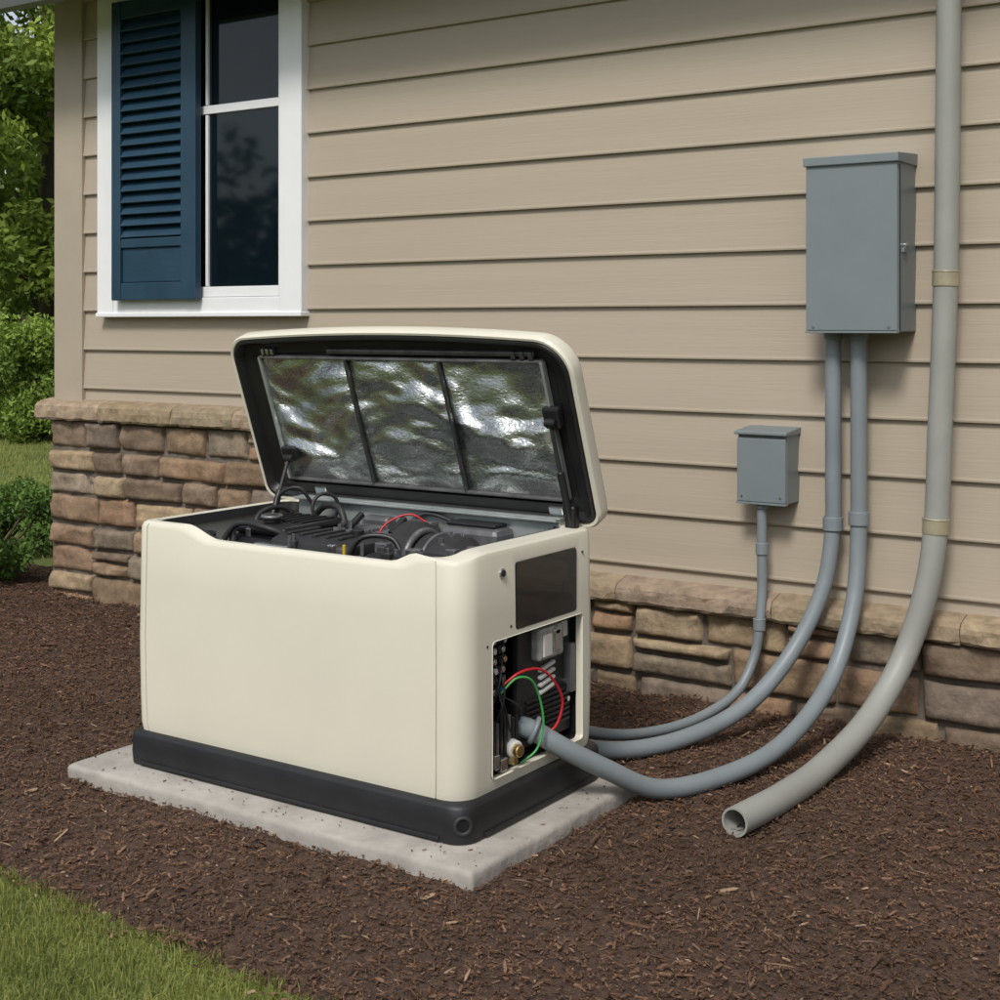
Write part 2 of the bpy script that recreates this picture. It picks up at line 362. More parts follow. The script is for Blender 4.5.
gp=[(-.387,3.20),(-.387,3.075),(-.46,3.075),(-.475,3.12),(-.505,3.16),(-.505,3.20),(-.495,3.20),(-.49,3.165),(-.46,3.12),(-.45,3.09),(-.395,3.09),(-.395,3.20)]
v=[];f=[]
for x in(HX0-.42,HX1+.42):
    for y,z in gp: v.append((x,y,z+gz))
n=len(gp)
for i in range(n): f.append((i,(i+1)%n,(i+1)%n+n,i+n))
f+= [tuple(range(n)),tuple(range(2*n-1,n-1,-1))]
mesh_py('gutter',v,f,m_gut,house)
v=[(HX0-.45,-.47,3.21),(HX1+.45,-.47,3.21),(HX1+.45,4,5.3),(HX0-.45,4,5.3),(HX0-.45,8.5,3.21),(HX1+.45,8.5,3.21)]
v+=[(a,b,c+.05) for a,b,c in v]
f=[(0,3,2,1),(3,4,5,2),(6,7,8,9),(9,8,11,10),(0,1,7,6),(4,10,11,5),(0,6,9,3),(3,9,10,4),(1,2,8,7),(2,5,11,8)]
mesh_py('roof',v,f,m_roof,house)
v=[(HX0+.02,.02,3.12),(HX0+.02,8,3.12),(HX0+.02,4,5.2),(HX1-.02,.02,3.12),(HX1-.02,8,3.12),(HX1-.02,4,5.2)]
mesh_py('gables',v,[(0,1,2),(3,5,4)],m_siding,house)
# stone veneer
SV=[];SF=[];SC=[]
pal=[(.305,.225,.140),(.235,.165,.105),(.34,.255,.16),(.205,.150,.105),(.265,.180,.118),(.185,.145,.112),(.37,.285,.185),(.29,.185,.115),(.23,.185,.135),(.32,.215,.135)]
def stone(x0,x1,z0,z1,yb,dep,col,nx=14,nz=9,rough=1.0,jit=.007,axis='y'):
    o=len(SV); sd=random.uniform(0,100)
    cj=[(random.uniform(-jit,jit),random.uniform(-jit,jit)) for _ in range(4)]
    for i in range(nx+1):
        for j in range(nz+1):
            u=i/nx;w=j/nz
            uu=.5-.5*math.cos(math.pi*u); ww=.5-.5*math.cos(math.pi*w)
            dx=(cj[0][0]*(1-uu)*(1-ww)+cj[1][0]*uu*(1-ww)+cj[2][0]*uu*ww+cj[3][0]*(1-uu)*ww)
            dz=(cj[0][1]*(1-uu)*(1-ww)+cj[1][1]*uu*(1-ww)+cj[2][1]*uu*ww+cj[3][1]*(1-uu)*ww)
            x=x0+(x1-x0)*uu+dx; z=z0+(z1-z0)*ww+dz
            ex=min(uu,1-uu)*(x1-x0); ez=min(ww,1-ww)*(z1-z0)
            e=min(ex,ez); rr_=.016
            h=0 if e<=0 else (math.sqrt(max(0,1-(1-min(1,e/rr_))**2)))
            nn=noise.noise(Vector((x*7,z*9,sd)))*.017+noise.noise(Vector((x*22,z*26,sd)))*.010
            y=yb-dep*h-nn*h*rough*1.3
            if i in(0,nx): x+=noise.noise(Vector((z*20,sd,1)))*.008
            if j in(0,nz): z+=noise.noise(Vector((x*16,sd,2)))*.007
            SV.append((x,y,z) if axis=='y' else (HX0-.035+(y-yb),x,z))
            k=1+.25*noise.noise(Vector((x*6,z*6,sd+3)))
            SC.append((col[0]*k,col[1]*k,col[2]*k,1))
    for i in range(nx):
        for j in range(nz):
            a=o+i*(nz+1)+j
            SF.append((a,a+nz+1,a+nz+2,a+1))
def rc():
    c=random.choice(pal); k=random.uniform(.82,1.15); return tuple(q*k for q in c)
def stonewall(xa,xb,za,zb,rows,yb,axis='y'):
    g=.007; hs=[random.uniform(.75,1.3) for _ in range(rows)]; s=sum(hs); z=za
    for h in hs:
        h=h/s*(zb-za); x=xa
        while x<xb-.01:
            w=random.uniform(.18,.46)
            if xb-x-w<.14: w=xb-x
            if random.random()<.25 and h>.12:
                k=random.uniform(.4,.6); zs=z+h*k
                for (q0,q1) in((z,zs),(zs,z+h)):
                    stone(x+g,x+w-g,q0+g,q1-g,yb,random.uniform(.024,.046),rc(),axis=axis)
            else:
                stone(x+g,x+w-g,z+g,z+h-g,yb,random.uniform(.024,.052),rc(),axis=axis)
            x+=w
        z+=h
STEP=-3.15
stonewall(HX0-.012,STEP,-.04,.915,7,-.035)
stonewall(STEP,HX1,-.04,.35,3,-.035)
stonewall(.0,2.5,-.04,.915,7,-.035,axis='x')
box('mortar_bed',HX0-.010,STEP+.0,-.043,.05,-.2,.915,m_mortar,house,0)
box('mortar_bed_low',STEP+.002,HX1,-.042,.05,-.2,.35,m_mortar,house,0)
box('foundation_left',HX0-.034,HX0+.015,.05,8,-.2,.95,m_mortar,house,0)
mesh_np('stone_veneer',SV,SF,m_stone,house,smooth=True,cattr=SC)
def ledge(name,xa,xb,z0,z1,yf):
    x=xa; V=[];F=[];C=[]
    while x<xb-.01:
        w=random.uniform(.40,.66)
        if xb-x-w<.2: w=xb-x
        col=tuple(q*random.uniform(.94,1.06) for q in random.choice([(.315,.24,.165),(.285,.215,.15),(.33,.255,.175)]))
        n=20; sd=random.uniform(0,99); o=len(V)
        prof=[(.0,z0),(yf+.010,z0),(yf+.001,z0+.012),(yf-.001,(z0+z1)/2),(yf+.002,z1-.022),(yf+.014,z1-.008),(yf+.035,z1-.002),(0.0,z1+.014)]
        for i in range(n+1):
            xx=x+.0015+(w-.003)*i/n
            ed=.005 if i in(0,n) else 0
            for k,(y,z) in enumerate(prof):
                q=noise.noise(Vector((xx*14,z*30,sd)))*.008+noise.noise(Vector((xx*40,z*60,sd)))*.004
                V.append((xx,y+(q+ed if 0<k<7 else 0),z+(q*.5 if 0<k<7 else 0)-(ed*.3 if k>3 else 0))); C.append((*col,1))
        m=len(prof)
        for i in range(n):
            for k in range(m-1):
                a=o+i*m+k; F.append((a,a+m,a+m+1,a+1))
        for e in (0,n):
            b0=o+e*m
            F.append((b0,b0+1,b0+2,b0+7)); F.append((b0+2,b0+3,b0+4,b0+7)); F.append((b0+4,b0+5,b0+6,b0+7))
        x+=w
    return mesh_np(name,V,F,m_stone,house,smooth=False,cattr=C)
ledge('ledge_cap',HX0-.085,STEP+.03,.912,1.005,-.105)
ledge('ledge_cap_low',STEP+.03,HX1,.345,.425,-.105)
box('ledge_cap_side',HX0-.085,HX0+.01,.0,8,.914,1.003,m_mortar,house,.004)
box('step_trim',STEP-.02,STEP+.03,-.08,.0,.43,.91,m_trim,house,.004)
# window
WX0,WX1=-5.615,-4.245
gl=-4.378; gr=WX1
box('casing_right',gl,gr,-.062,.0,1.452,3.04,m_white,house,.004)
box('casing_left',WX0,-5.50,-.062,.0,1.452,3.04,m_white,house,.004)
box('casing_top',-5.498,gl-.002,-.060,.0,2.94,3.04,m_white,house,.004)
box('sill',-5.498,gl-.002,-.059,.0,1.452,1.525,m_white,house,.004)
box('sill_nose',WX0-.004,gr+.004,-.070,-.0,1.434,1.455,m_white,house,.004)
box('window_reveal',-5.498,gl-.002,-.0265,.015,1.525,2.94,m_blk,house,0)
box('glass_lower',-5.46,gl-.02,-.036,-.033,1.58,2.40,m_glass,house,0)
box('glass_upper',-5.46,gl-.02,-.030,-.028,2.42,2.93,m_glass,house,0)
box('sash_bottom',-5.49,gl-.018,-.050,-.028,1.527,1.575,m_white,house,.003)
box('meeting_rail',-5.49,gl-.018,-.048,-.028,2.388,2.428,m_white,house,.003)
box('sash_right',gl-.016,gl-.002,-.051,-.028,1.527,2.938,m_white,house,.003)
box('sash_left',-4.862,-4.846,-.049,-.028,1.577,2.384,m_white,house,.003)
box('sash_left_upper',-4.866,-4.852,-.045,-.028,2.432,2.938,m_white,house,.003)
# shutter
sh=empty('shutter'); sh.parent=house
sx0,sx1=-5.455,-4.868; sy0,sy1=-.108,-.068
box('stile_left',sx0,sx0+.065,sy0,sy1,1.515,2.98,m_shut,sh,.004)
box('stile_right',sx1-.10,sx1,sy0,sy1,1.515,2.98,m_shut,sh,.004)
box('rail_bottom',sx0+.066,sx1-.101,sy0+.002,sy1,1.516,1.60,m_shut,sh,.004)
box('rail_mid',sx0+.066,sx1-.101,sy0+.002,sy1,1.77,1.815,m_shut,sh,.004)
box('rail_top',sx0+.066,sx1-.101,sy0+.002,sy1,2.89,2.979,m_shut,sh,.004)
box('panel',sx0+.066,sx1-.101,sy0+.014,sy1,1.602,1.768,m_shut,sh,.004)
z=1.85
while z<2.88:
    M=Matrix.Translation((0,(sy0+sy1)/2+.002,z))@Matrix.Rotation(math.radians(-38),4,'X')
    box('louver',sx0+.066,sx1-.101,-.0035,.0035,-.036,.036,m_shut,sh,.002,M)
    z+=.056
box('shutter_back',sx0+.01,sx1-.01,sy1+.0005,sy1+.0035,1.52,2.97,m_shut,sh,0)

# ---------------------------------------------------------------- electrical boxes
def ebox(name,x0,x1,z0,z1,dep,small=False):
    r=empty(name); 
    box('enclosure',x0,x1,-dep+.012,-.006,z0,z1-.01,m_gray,r,.004)
    box('door',x0+.001,x1-.001,-dep,-dep+.010,z0+.004,z1-.03,m_gray,r,.003)
    box('door_bottom_lip',x0-.001,x1+.001,-dep-.003,-dep+.02,z0-.004,z0+.003,m_gray,r,.001)
    v=[(x0-.006,-dep-.010,z1-.036),(x1+.006,-dep-.010,z1-.036),(x1+.006,-.004,z1-.036),(x0-.006,-.004,z1-.036),
       (x0-.006,-dep-.010,z1-.006),(x1+.006,-dep-.010,z1-.006),(x1+.006,-.004,z1+.008),(x0-.006,-.004,z1+.008)]
    if small: v=[(a,b,c+.018 if c<z1-.02 else c) for a,b,c in v]
    mesh_py('hood',v,BF,m_gray,r,bevel=.003)
    return r
big=ebox('electrical_panel',-1.818,-1.501,1.372,1.968,.205)
cyl('latch',(-1.501,-.14,1.658),(-1.490,-.14,1.658),.013,m_met,big,bev=.002)
box('latch_hasp',-1.503,-1.492,-.165,-.12,1.635,1.65,m_gray,big,.002)
for x in(-1.79,-1.53): cyl('screw',(x,-.205,1.39),(x,-.208,1.39),.005,m_met,big,n=12)
box('seam_strip',-1.5015,-1.4995,-.185,-.178,1.378,1.925,m_blk2,big,0)
cyl('hub',(-1.76,-.10,1.374),(-1.76,-.10,1.345),.033,m_cond,big,bev=.003)
cyl('hub',(-1.669,-.10,1.374),(-1.669,-.10,1.345),.033,m_cond,big,bev=.003)
sm=ebox('junction_box',-2.105,-1.919,.766,1.025,.135,True)
for x in(-2.085,-1.939):
    cyl('screw',(x,-.135,.79),(x,-.138,.79),.004,m_met,sm,n=12)
cyl('hub',(-2.023,-.10,.772),(-2.023,-.10,.745),.024,m_cond,sm,bev=.002)
def conduit(name,P,r,m,cpl,hollow=False,mc=None,ch=.045,cr=.007):
    root=empty(name); tube('pipe',P,r,m,root,hollow=hollow)
    for (p,ax) in cpl:
        p=Vector(p); ax=Vector(ax).normalized()
        cyl('coupling',p-ax*ch/2,p+ax*ch/2,r+cr,mc or m,root,bev=.003)
        torus('coupling_ring',p+ax*ch/2,ax,r+cr*.5,.003,mc or m,root)
    return root
c1=conduit('electrical_conduit',[(-1.76,-.10,1.38),(-1.76,-.10,1.1),(-1.76,-.10,.85),(-1.762,-.10,.69),(-1.785,-.135,.486),(-1.859,-.235,.275),(-1.945,-.418,.125),(-2.06,-.63,.054),(-2.17,-.84,.048),(-2.26,-1.00,.09),(-2.33,-1.10,.16)],.0275,m_cond,[((-1.761,-.10,.71),(0,0,1))])
c2=conduit('electrical_conduit',[(-1.669,-.10,1.38),(-1.669,-.10,1.1),(-1.669,-.10,.85),(-1.669,-.10,.72),(-1.668,-.15,.468),(-1.69,-.29,.235),(-1.732,-.60,.085),(-1.80,-.90,.048),(-1.90,-1.13,.055),(-1.975,-1.29,.14),(-2.05,-1.40,.215),(-2.12,-1.46,.27),(-2.17,-1.50,.29)],.0285,m_cond,[((-1.669,-.10,.735),(0,0,1))])
c3=conduit('electrical_conduit',[(-2.023,-.10,.76),(-2.023,-.10,.6),(-2.023,-.10,.45),(-2.024,-.12,.33),(-2.035,-.135,.23),(-2.062,-.21,.12),(-2.128,-.38,.052),(-2.212,-.62,.042),(-2.27,-.88,.10),(-2.33,-1.10,.2)],.0175,m_cond,[((-2.023,-.10,.60),(0,0,1)),((-2.024,-.12,.335),(0,0,1))],ch=.04,cr=.005)
dp=conduit('drain_pipe',[(-1.352,-.13,2.99),(-1.358,-.13,2.2),(-1.366,-.13,1.54),(-1.385,-.13,1.05),(-1.397,-.135,.73),(-1.425,-.155,.515),(-1.485,-.20,.30),(-1.535,-.36,.145),(-1.565,-.70,.062),(-1.575,-.98,.052),(-1.60,-1.25,.053)],.040,m_pipe,[((-1.366,-.13,1.545),(0.02,0,1)),((-1.397,-.135,.735),(0.03,0,1))],hollow=True,mc=m_band,ch=.05,cr=.003)
box('wall_bracket',-1.40,-1.32,-.10,-.02,2.685,2.715,m_pipe,dp,.003)

# ---------------------------------------------------------------- pad
def rr_loop(x0,x1,y0,y1,r,tf=None,ns=8,k=7):
    rFL,rFR,rBR,rBL=r
    tf=tf if tf is not None else [i/ns for i in range(ns+1)]
    ts=[i/ns for i in range(ns+1)]
    P=[]
    xa,xb=x0+rFL,x1-rFR
    P+=[(xa+(xb-xa)*t,y0) for t in tf]
    P+=[(x1-rFR+rFR*math.sin(a),y0+rFR-rFR*math.cos(a)) for a in [math.pi/2*i/k for i in range(1,k)]]
    P+=[(x1,y0+rFR+(y1-rBR-y0-rFR)*t) for t in ts]
    P+=[(x1-rBR+rBR*math.cos(a),y1-rBR+rBR*math.sin(a)) for a in [math.pi/2*i/k for i in range(1,k)]]
    P+=[(x1-rBR+(x0+rBL-x1+rBR)*t,y1) for t in ts]
    P+=[(x0+rBL-rBL*math.sin(a),y1-rBL+rBL*math.cos(a)) for a in [math.pi/2*i/k for i in range(1,k)]]
    P+=[(x0,y1-rBL+(y0+rFL-y1+rBL)*t) for t in ts]
    P+=[(x0+rFL-rFL*math.cos(a),y0+rFL-rFL*math.sin(a)) for a in [math.pi/2*i/k for i in range(1,k)]]
    return P
def skin(name,rings,m,parent,cap0=True,cap1=True,closed=False,smooth=True,sharp=32):
    n=len(rings[0]); v=[p for r in rings for p in r]; f=[]
    R=len(rings)
    for a in range(R if closed else R-1):
        b=(a+1)%R
        for i in range(n):
            j=(i+1)%n; f.append((a*n+i,a*n+j,b*n+j,b*n+i))
    if not closed:
        if cap0: f.append(tuple(range(n-1,-1,-1)))
        if cap1: f.append(tuple((R-1)*n+i for i in range(n)))
    return mesh_py(name,v,f,m,parent,smooth=smooth,sharp=sharp)
px0,px1,py0,py1=-3.485,-1.972,-1.95,-1.09
rings=[]
for ins,z in((0,-.1),(0,.0),(0,.03),(0,.046),(.003,.055),(.011,.060)):
    L=rr_loop(px0+ins,px1-ins,py0+ins,py1-ins,(.012,)*4,ns=90,k=3)
    rings.append([(x+.003*noise.noise(Vector((x*20,y*20,z*30)))+.002*noise.noise(Vector((x*60,y*60,z*50))),y+.003*noise.noise(Vector((x*20,y*20,5+z*30)))+.002*noise.noise(Vector((x*60,y*60,z*50+7))),z+(.0015*noise.noise(Vector((x*15,y*15,9))) if z>0 else 0)) for x,y in L])
skin('concrete_pad',rings,m_conc,None,sharp=60)

# ---------------------------------------------------------------- generator
G=empty('standby_generator')
gx0,gx1,gy0,gy1=-3.318,-2.092,-1.82,-1.145
rings=[]
bx=(gx0-.016,gx1+.016,gy0-.016,gy1+.014)
for ins,z in((.004,.061),(0,.066),(-.002,.10),(0,.150),(.004,.158),(.012,.163),(.05,.166)):
    L=rr_loop(bx[0]+ins,bx[1]-ins,bx[2]+ins,bx[3]-ins,(.03,.06,.04,.03),k=8)
    rings.append([(x,y,z) for x,y in L])
skin('base',rings,m_base,G)
box('base_rib',bx[0]+.05,bx[1]-.08,bx[2]-.006,bx[2]+.01,.066,.078,m_base,G,.003)
box('base_rib_side',bx[1]-.01,bx[1]+.006,bx[2]+.09,bx[3]-.05,.066,.078,m_base,G,.003)
c=Vector((bx[1]-.0176,bx[2]+.0176,.112)); ax=Vector((1,-1,0)).normalized()
torus('lift_hole_rim',c+ax*.002,ax,.021,.0055,m_blk2,G); cyl('lift_hole_shade_disc',c-ax*.01,c+ax*.0030,.0185,m_hole,G)  # solid black disc; its colour stands for the dark inside the hole
gR=-2.178; gL=-3.275; w=.0016
xa,xb=gx0+.03,gx1-.07
xs=[xa+(xb-xa)*i/48 for i in range(49)]
ge=[]
for g in(gR,gL): ge+=[g-w*1.5,g-w*.6,g+w*.6,g+w*1.5]
xs=sorted(set([q for q in xs if all(abs(q-g)>.004 for g in(gR,gL))]+ge)); tf=[(q-xa)/(xb-xa) for q in xs]
def sst(a,b,t):
    t=min(1,max(0,(t-a)/(b-a))); return t*t*(3-2*t)
def ztop(x,y):
    z=.800
    fr=1-sst(gy0+.0,gy0+.10,y)
    d=sst(-3.16,-3.01,x)*(1-sst(-2.30,-2.20,x))
    z-=.036*d*fr
    z-=.014*sst(-2.28,-2.15,x)*fr
    return z
def ring(il,ir,if_,ib,zf,rad=(.03,.07,.05,.03),groove=0):
    L=rr_loop(gx0+il,gx1-ir,gy0+if_,gy1-ib,rad,tf=tf,ns=14,k=9)
    L0=rr_loop(gx0,gx1,gy0,gy1,(.03,.07,.05,.03),tf=tf,ns=14,k=9)
    out=[]
    for i,((x,y),(bx_,by_)) in enumerate(zip(L,L0)):
        if groove and i<len(xs):
            if any(abs(xs[i]-g)<w for g in(gR,gL)): y+=.006
        out.append((x,y,zf(bx_,by_)))
    return out
R=[]
for ins,z in((.006,.163),(.002,.19),(0,.28),(-.002,.45),(0,.62)):
    R.append(ring(ins,ins,ins,ins,lambda x,y,z=z:z,groove=1))
R.append(ring(.002,.002,.002,.002,lambda x,y:ztop(x,y)-.018,groove=1))
R.append(ring(.006,.006,.006,.006,lambda x,y:ztop(x,y)-.007))
R.append(ring(.014,.014,.012,.012,lambda x,y:ztop(x,y)-.001))
WL,WR,WF,WB=.038,.075,.028,.045
R.append(ring(WL-.006,WR-.008,WF-.004,WB-.006,lambda x,y:ztop(x,y)+.001,rad=(.05,.06,.05,.05)))
R.append(ring(WL,WR,WF,WB,lambda x,y:ztop(x,y)-.006,rad=(.05,.06,.05,.05)))
R.append(ring(WL,WR,WF,WB,lambda x,y:ztop(x,y)-.030,rad=(.05,.06,.05,.05)))
R.append(ring(.022,.022,.022,.022,lambda x,y:ztop(x,y)-.036,rad=(.02,.05,.04,.02)))
R.append(ring(.022,.022,.022,.022,lambda x,y:.163,rad=(.02,.05,.04,.02)))
body=skin('body_shell',R,m_cream,G,closed=True)
def cutter(x0,x1,y0,y1,z0,z1,bev):
    o=box('cut',x0,x1,y0,y1,z0,z1,m_cream,None,0)
    me=o.data; bm=bmesh.new(); bm.from_mesh(me)
    es=[e for e in bm.edges if abs((e.verts[0].co-e.verts[1].co).x)>1e-4]
    bmesh.ops.bevel(bm,geom=es,offset=bev,segments=5,profile=.5,affect='EDGES'); bm.to_mesh(me); bm.free(); return o
cuts=[cutter(gx1-.10,gx1+.05,-1.692,-1.225,.192,.560,.014),cutter(gx1-.006,gx1+.05,-1.577,-1.258,.570,.754,.010)]
for c in cuts:
    b=body.modifiers.new('b','BOOLEAN'); b.operation='DIFFERENCE'; b.solver='EXACT'; b.object=c
dg=bpy.context.evaluated_depsgraph_get()
nm=bpy.data.meshes.new_from_object(body.evaluated_get(dg)); body.modifiers.clear(); body.data=nm
for c in cuts: bpy.data.objects.remove(c)
for p in nm.polygons: p.use_smooth=True
nm.set_sharp_from_angle(angle=math.radians(28))
m_disp=mat('display_cover',(.012,.013,.015),.22,var=.2,vscale=12,coat=.3)
o=cutter(gx1-.02,gx1+.002,-1.574,-1.261,.573,.751,.010); o.name='control_display'; o.data.materials.clear(); o.data.materials.append(m_disp); o.parent=G
cyl('lock_ring',(gx1-.003,-1.640,.733),(gx1+.003,-1.640,.733),.014,m_met,G,bev=.001)
cyl('lock_core',(gx1+.002,-1.640,.733),(gx1+.005,-1.640,.733),.009,m_blk,G)
for (y,z) in((-1.60,.585),(-1.225,.735),(-1.712,.55)):
    cyl('rivet',(gx1-.002,y,z),(gx1+.002,y,z),.004,m_dkmet,G,n=12)
Ra=[[(gx1+.0015,y,z) for y,z in rr_loop(-1.692,-1.225,.192,.560,(.014,)*4)],[(gx1+.0035,y,z) for y,z in rr_loop(-1.690,-1.227,.194,.558,(.013,)*4)],[(gx1-.004,y,z) for y,z in rr_loop(-1.688,-1.229,.196,.556,(.012,)*4)]]
skin('opening_lip',Ra,m_cream,G,cap0=False,cap1=False)
# electrical compartment
E=empty('control_compartment'); E.parent=G
xb_=-2.235
box('back_plate',xb_-.01,xb_,-1.74,-1.18,.17,.62,m_blk,E,0)
box('top_plate',xb_,gx1-.024,-1.74,-1.18,.562,.572,m_blk,E,0)
box('side_plate',xb_,gx1-.024,-1.71,-1.70,.17,.562,m_blk,E,0)
box('side_plate_rear',xb_,gx1-.024,-1.215,-1.207,.17,.562,m_blk,E,0)
box('floor_plate',xb_,gx1-.024,-1.70,-1.215,.17,.196,m_blk,E,0)
box('sub_panel',-2.155,-2.135,-1.50,-1.222,.215,.555,m_blk2,E,.004)
box('relay_cover',-2.14,-2.104,-1.435,-1.305,.452,.545,m_clear,E,.010)
box('relay_cover_inner',-2.108,-2.099,-1.420,-1.375,.462,.525,m_whp,E,.004)
box('relay_cover_inner_2',-2.108,-2.100,-1.362,-1.322,.47,.532,m_met,E,.004)
cyl('relay_post',(-2.12,-1.345,.53),(-2.10,-1.345,.53),.012,m_clear,E)
box('warning_label',-2.136,-2.133,-1.288,-1.240,.49,.535,m_whp,E,.001)
for i in range(4):
    z=.425-.021*i; M=Matrix.Translation((-2.128,-1.362,z))@Matrix.Rotation(math.radians(10),4,'X')
    box('vent_slat',-.008,.006,-.040,.040,-.0055,.0055,m_whp,E,.004,M)
for i in range(7):
    box('sub_rib',-2.14,-2.125,-1.47,-1.24,.25+.015*i,.256+.015*i,m_blk,E,.001)
for (y,z) in((-1.245,.45),(-1.245,.40),(-1.26,.36),(-1.252,.31)):
    cyl('bolt',(-2.14,y,z),(-2.122,y,z),.008,m_met,E,n=6)
box('bracket',-2.14,-2.11,-1.258,-1.232,.33,.47,m_engine,E,.003)
box('terminal_rail',-2.185,-2.152,-1.69,-1.565,.385,.40,m_met,E,.002)
for i in range(6):
    z=.545-.027*i
    for j in range(3):
        y=-1.672+.040*j+random.uniform(-.004,.004)
        mm=random.choice([m_met,m_engine,m_met,m_blue,m_whp,m_brass,m_met])
        box('terminal_block',-2.16,-2.125,y-.015,y+.015,z-.011,z+.010,m_blk2,E,.002)
        cyl('terminal_screw',(-2.13,y,z),(-2.114-.006*random.random(),y,z),.0085,mm,E,n=10,bev=.001)
for j in range(9):
    y=-1.685+.019*j
    box('fuse',-2.155,-2.118,y,y+.012,.20+.005*(j%3),.355-.01*(j%4),m_blk if j%3 else m_engine,E,.003)
for k in range(6):
    y0=random.uniform(-1.67,-1.56); z0=random.uniform(.40,.54); y1=random.uniform(-1.66,-1.5); z1=random.uniform(.22,.34)
    mm=random.choice([m_blk2,m_blk2,m_blk,m_dkmet,m_blk2])
    tube('harness_wire',[(-2.135,y0,z0),(-2.108+random.uniform(-.006,.008),(y0+y1)/2+random.uniform(-.03,.03),(z0+z1)/2),(-2.13,y1,z1)],.0026,mm,E,n=8,seg=8)
cyl('bushing_white',(-2.15,-1.545,.245),(-2.100,-1.56,.24),.025,m_whp,E,bev=.004)
cyl('bushing_brass',(-2.104,-1.558,.24),(-2.085,-1.562,.24),.017,m_brass,E,bev=.003)
cyl('bushing_nut',(-2.09,-1.60,.225),(-2.075,-1.60,.225),.012,m_brass,E,n=6)
box('ground_lug',-2.13,-2.095,-1.64,-1.61,.20,.235,m_met,E,.003)
box('ground_lug_2',-2.13,-2.09,-1.675,-1.655,.215,.255,m_met,E,.003)
torus('conduit_locknut',(-2.11,-1.455,.268),(-1,-.6,.5),.034,.007,m_cond,E)
tube('red_wire',[(-2.12,-1.60,.42),(-2.09,-1.56,.452),(-2.07,-1.49,.450),(-2.06,-1.43,.405),(-2.055,-1.395,.34),(-2.07,-1.42,.27),(-2.11,-1.45,.262)],.0038,m_red,E,n=10)
tube('green_wire',[(-2.12,-1.61,.40),(-2.09,-1.575,.44),(-2.075,-1.53,.43),(-2.07,-1.49,.37),(-2.065,-1.48,.29),(-2.075,-1.50,.23),(-2.10,-1.54,.20)],.0034,m_green,E,n=10)
# engine bay
B=empty('engine_bay'); B.parent=G
box('bay_block',gx0+.03,-2.26,gy0+.03,gy1-.03,.17,.60,m_blk,B,.01)
box('bay_divider',-2.27,-2.245,gy0+.03,gy1-.03,.17,.745,m_blk,B,.004)
box('front_liner',gx0+.05,-2.28,gy0+.03,gy0+.042,.55,.735,m_blk2,B,.002)
box('air_cleaner',-3.18,-2.93,-1.58,-1.26,.60,.745,m_blk,B,.03)
box('air_cleaner_lid',-3.165,-2.945,-1.565,-1.275,.745,.775,m_blk,B,.012)
cyl('air_cleaner_knob',(-3.06,-1.50,.775),(-3.06,-1.50,.80),.026,m_blk2,B,bev=.004)
torus('air_cleaner_knob_ring',(-3.06,-1.50,.795),(0,0,1),.030,.006,m_engine,B)
for i in range(6): box('cleaner_rib',-3.15+.035*i,-3.14+.035*i,-1.47,-1.31,.773,.781,m_blk,B,.002)
cyl('oil_filter',(-3.20,-1.66,.60),(-3.20,-1.66,.745),.045,m_engine,B,bev=.008)
torus('filter_cap',(-3.20,-1.66,.747),(0,0,1),.034,.008,m_blk,B)
rings=[]
for ins,z in((0,.60),(0,.74),(.006,.757),(.02,.768),(.05,.773)):
    rings.append([(x,y,z) for x,y in rr_loop(-2.93+ins,-2.60-ins,-1.68+ins,-1.46-ins,(.05,)*4)])
skin('engine_cover',rings,m_blk2,B)
for i in range(5): box('cover_rib',-2.87+.05*i,-2.855+.05*i,-1.64,-1.50,.770,.780,m_blk2,B,.003)
cyl('oil_cap',(-2.66,-1.56,.77),(-2.66,-1.56,.795),.020,m_blk,B,bev=.004)
box('shroud_bracket',-2.93,-2.80,-1.715,-1.69,.70,.752,m_met,B,.003)
box('crankcase',-2.94,-2.58,-1.75,-1.24,.58,.70,m_engine,B,.015)
for s in(0,1):
    xa_=-2.90+.17*s
    for i in range(9): box('cylinder_fin',xa_,xa_+.13,-1.43+.018*i,-1.424+.018*i,.66,.762,m_engine,B,.002)
    box('cylinder_head',xa_+.01,xa_+.12,-1.27,-1.22,.64,.785,m_engine,B,.012)
    cyl('spark_plug_boot',(xa_+.065,-1.40,.76),(xa_+.065,-1.33,.80),.011,m_blk,B,bev=.003)
cyl('blower_housing',(-2.575,-1.45,.69),(-2.50,-1.45,.69),.125,m_blk2,B,n=44,bev=.018)
torus('blower_ring',(-2.50,-1.45,.69),(1,0,0),.098,.012,m_engine,B,n=40)
cyl('alternator',(-2.50,-1.45,.675),(-2.33,-1.45,.675),.108,m_blk2,B,n=44,bev=.022)
torus('alternator_band',(-2.44,-1.45,.675),(1,0,0),.1085,.006,m_engine,B,n=44)
for i in range(3): cyl('alternator_bolt',(-2.40,-1.45+.05*(i-1),.76),(-2.40,-1.45+.05*(i-1),.795-.012*abs(i-1)),.008,m_met,B,n=6)
box('valve_cover',-2.56,-2.34,-1.30,-1.20,.62,.785,m_engine,B,.02)
box('valve_cover_top',-2.54,-2.36,-1.285,-1.215,.785,.797,m_blk,B,.005)
box('battery',-3.13,-2.95,-1.75,-1.62,.58,.725,m_blk2,B,.008)
box('battery_terminal',-3.11,-3.09,-1.70,-1.68,.725,.745,m_met,B,.003)
box('ecu_box',-2.50,-2.31,-1.72,-1.60,.62,.758,m_blk,B,.008)
for i in range(5): cyl('ecu_bolt',(-2.47+.03*i,-1.66,.757),(-2.47+.03*i,-1.66,.768),.007,m_met,B,n=6)
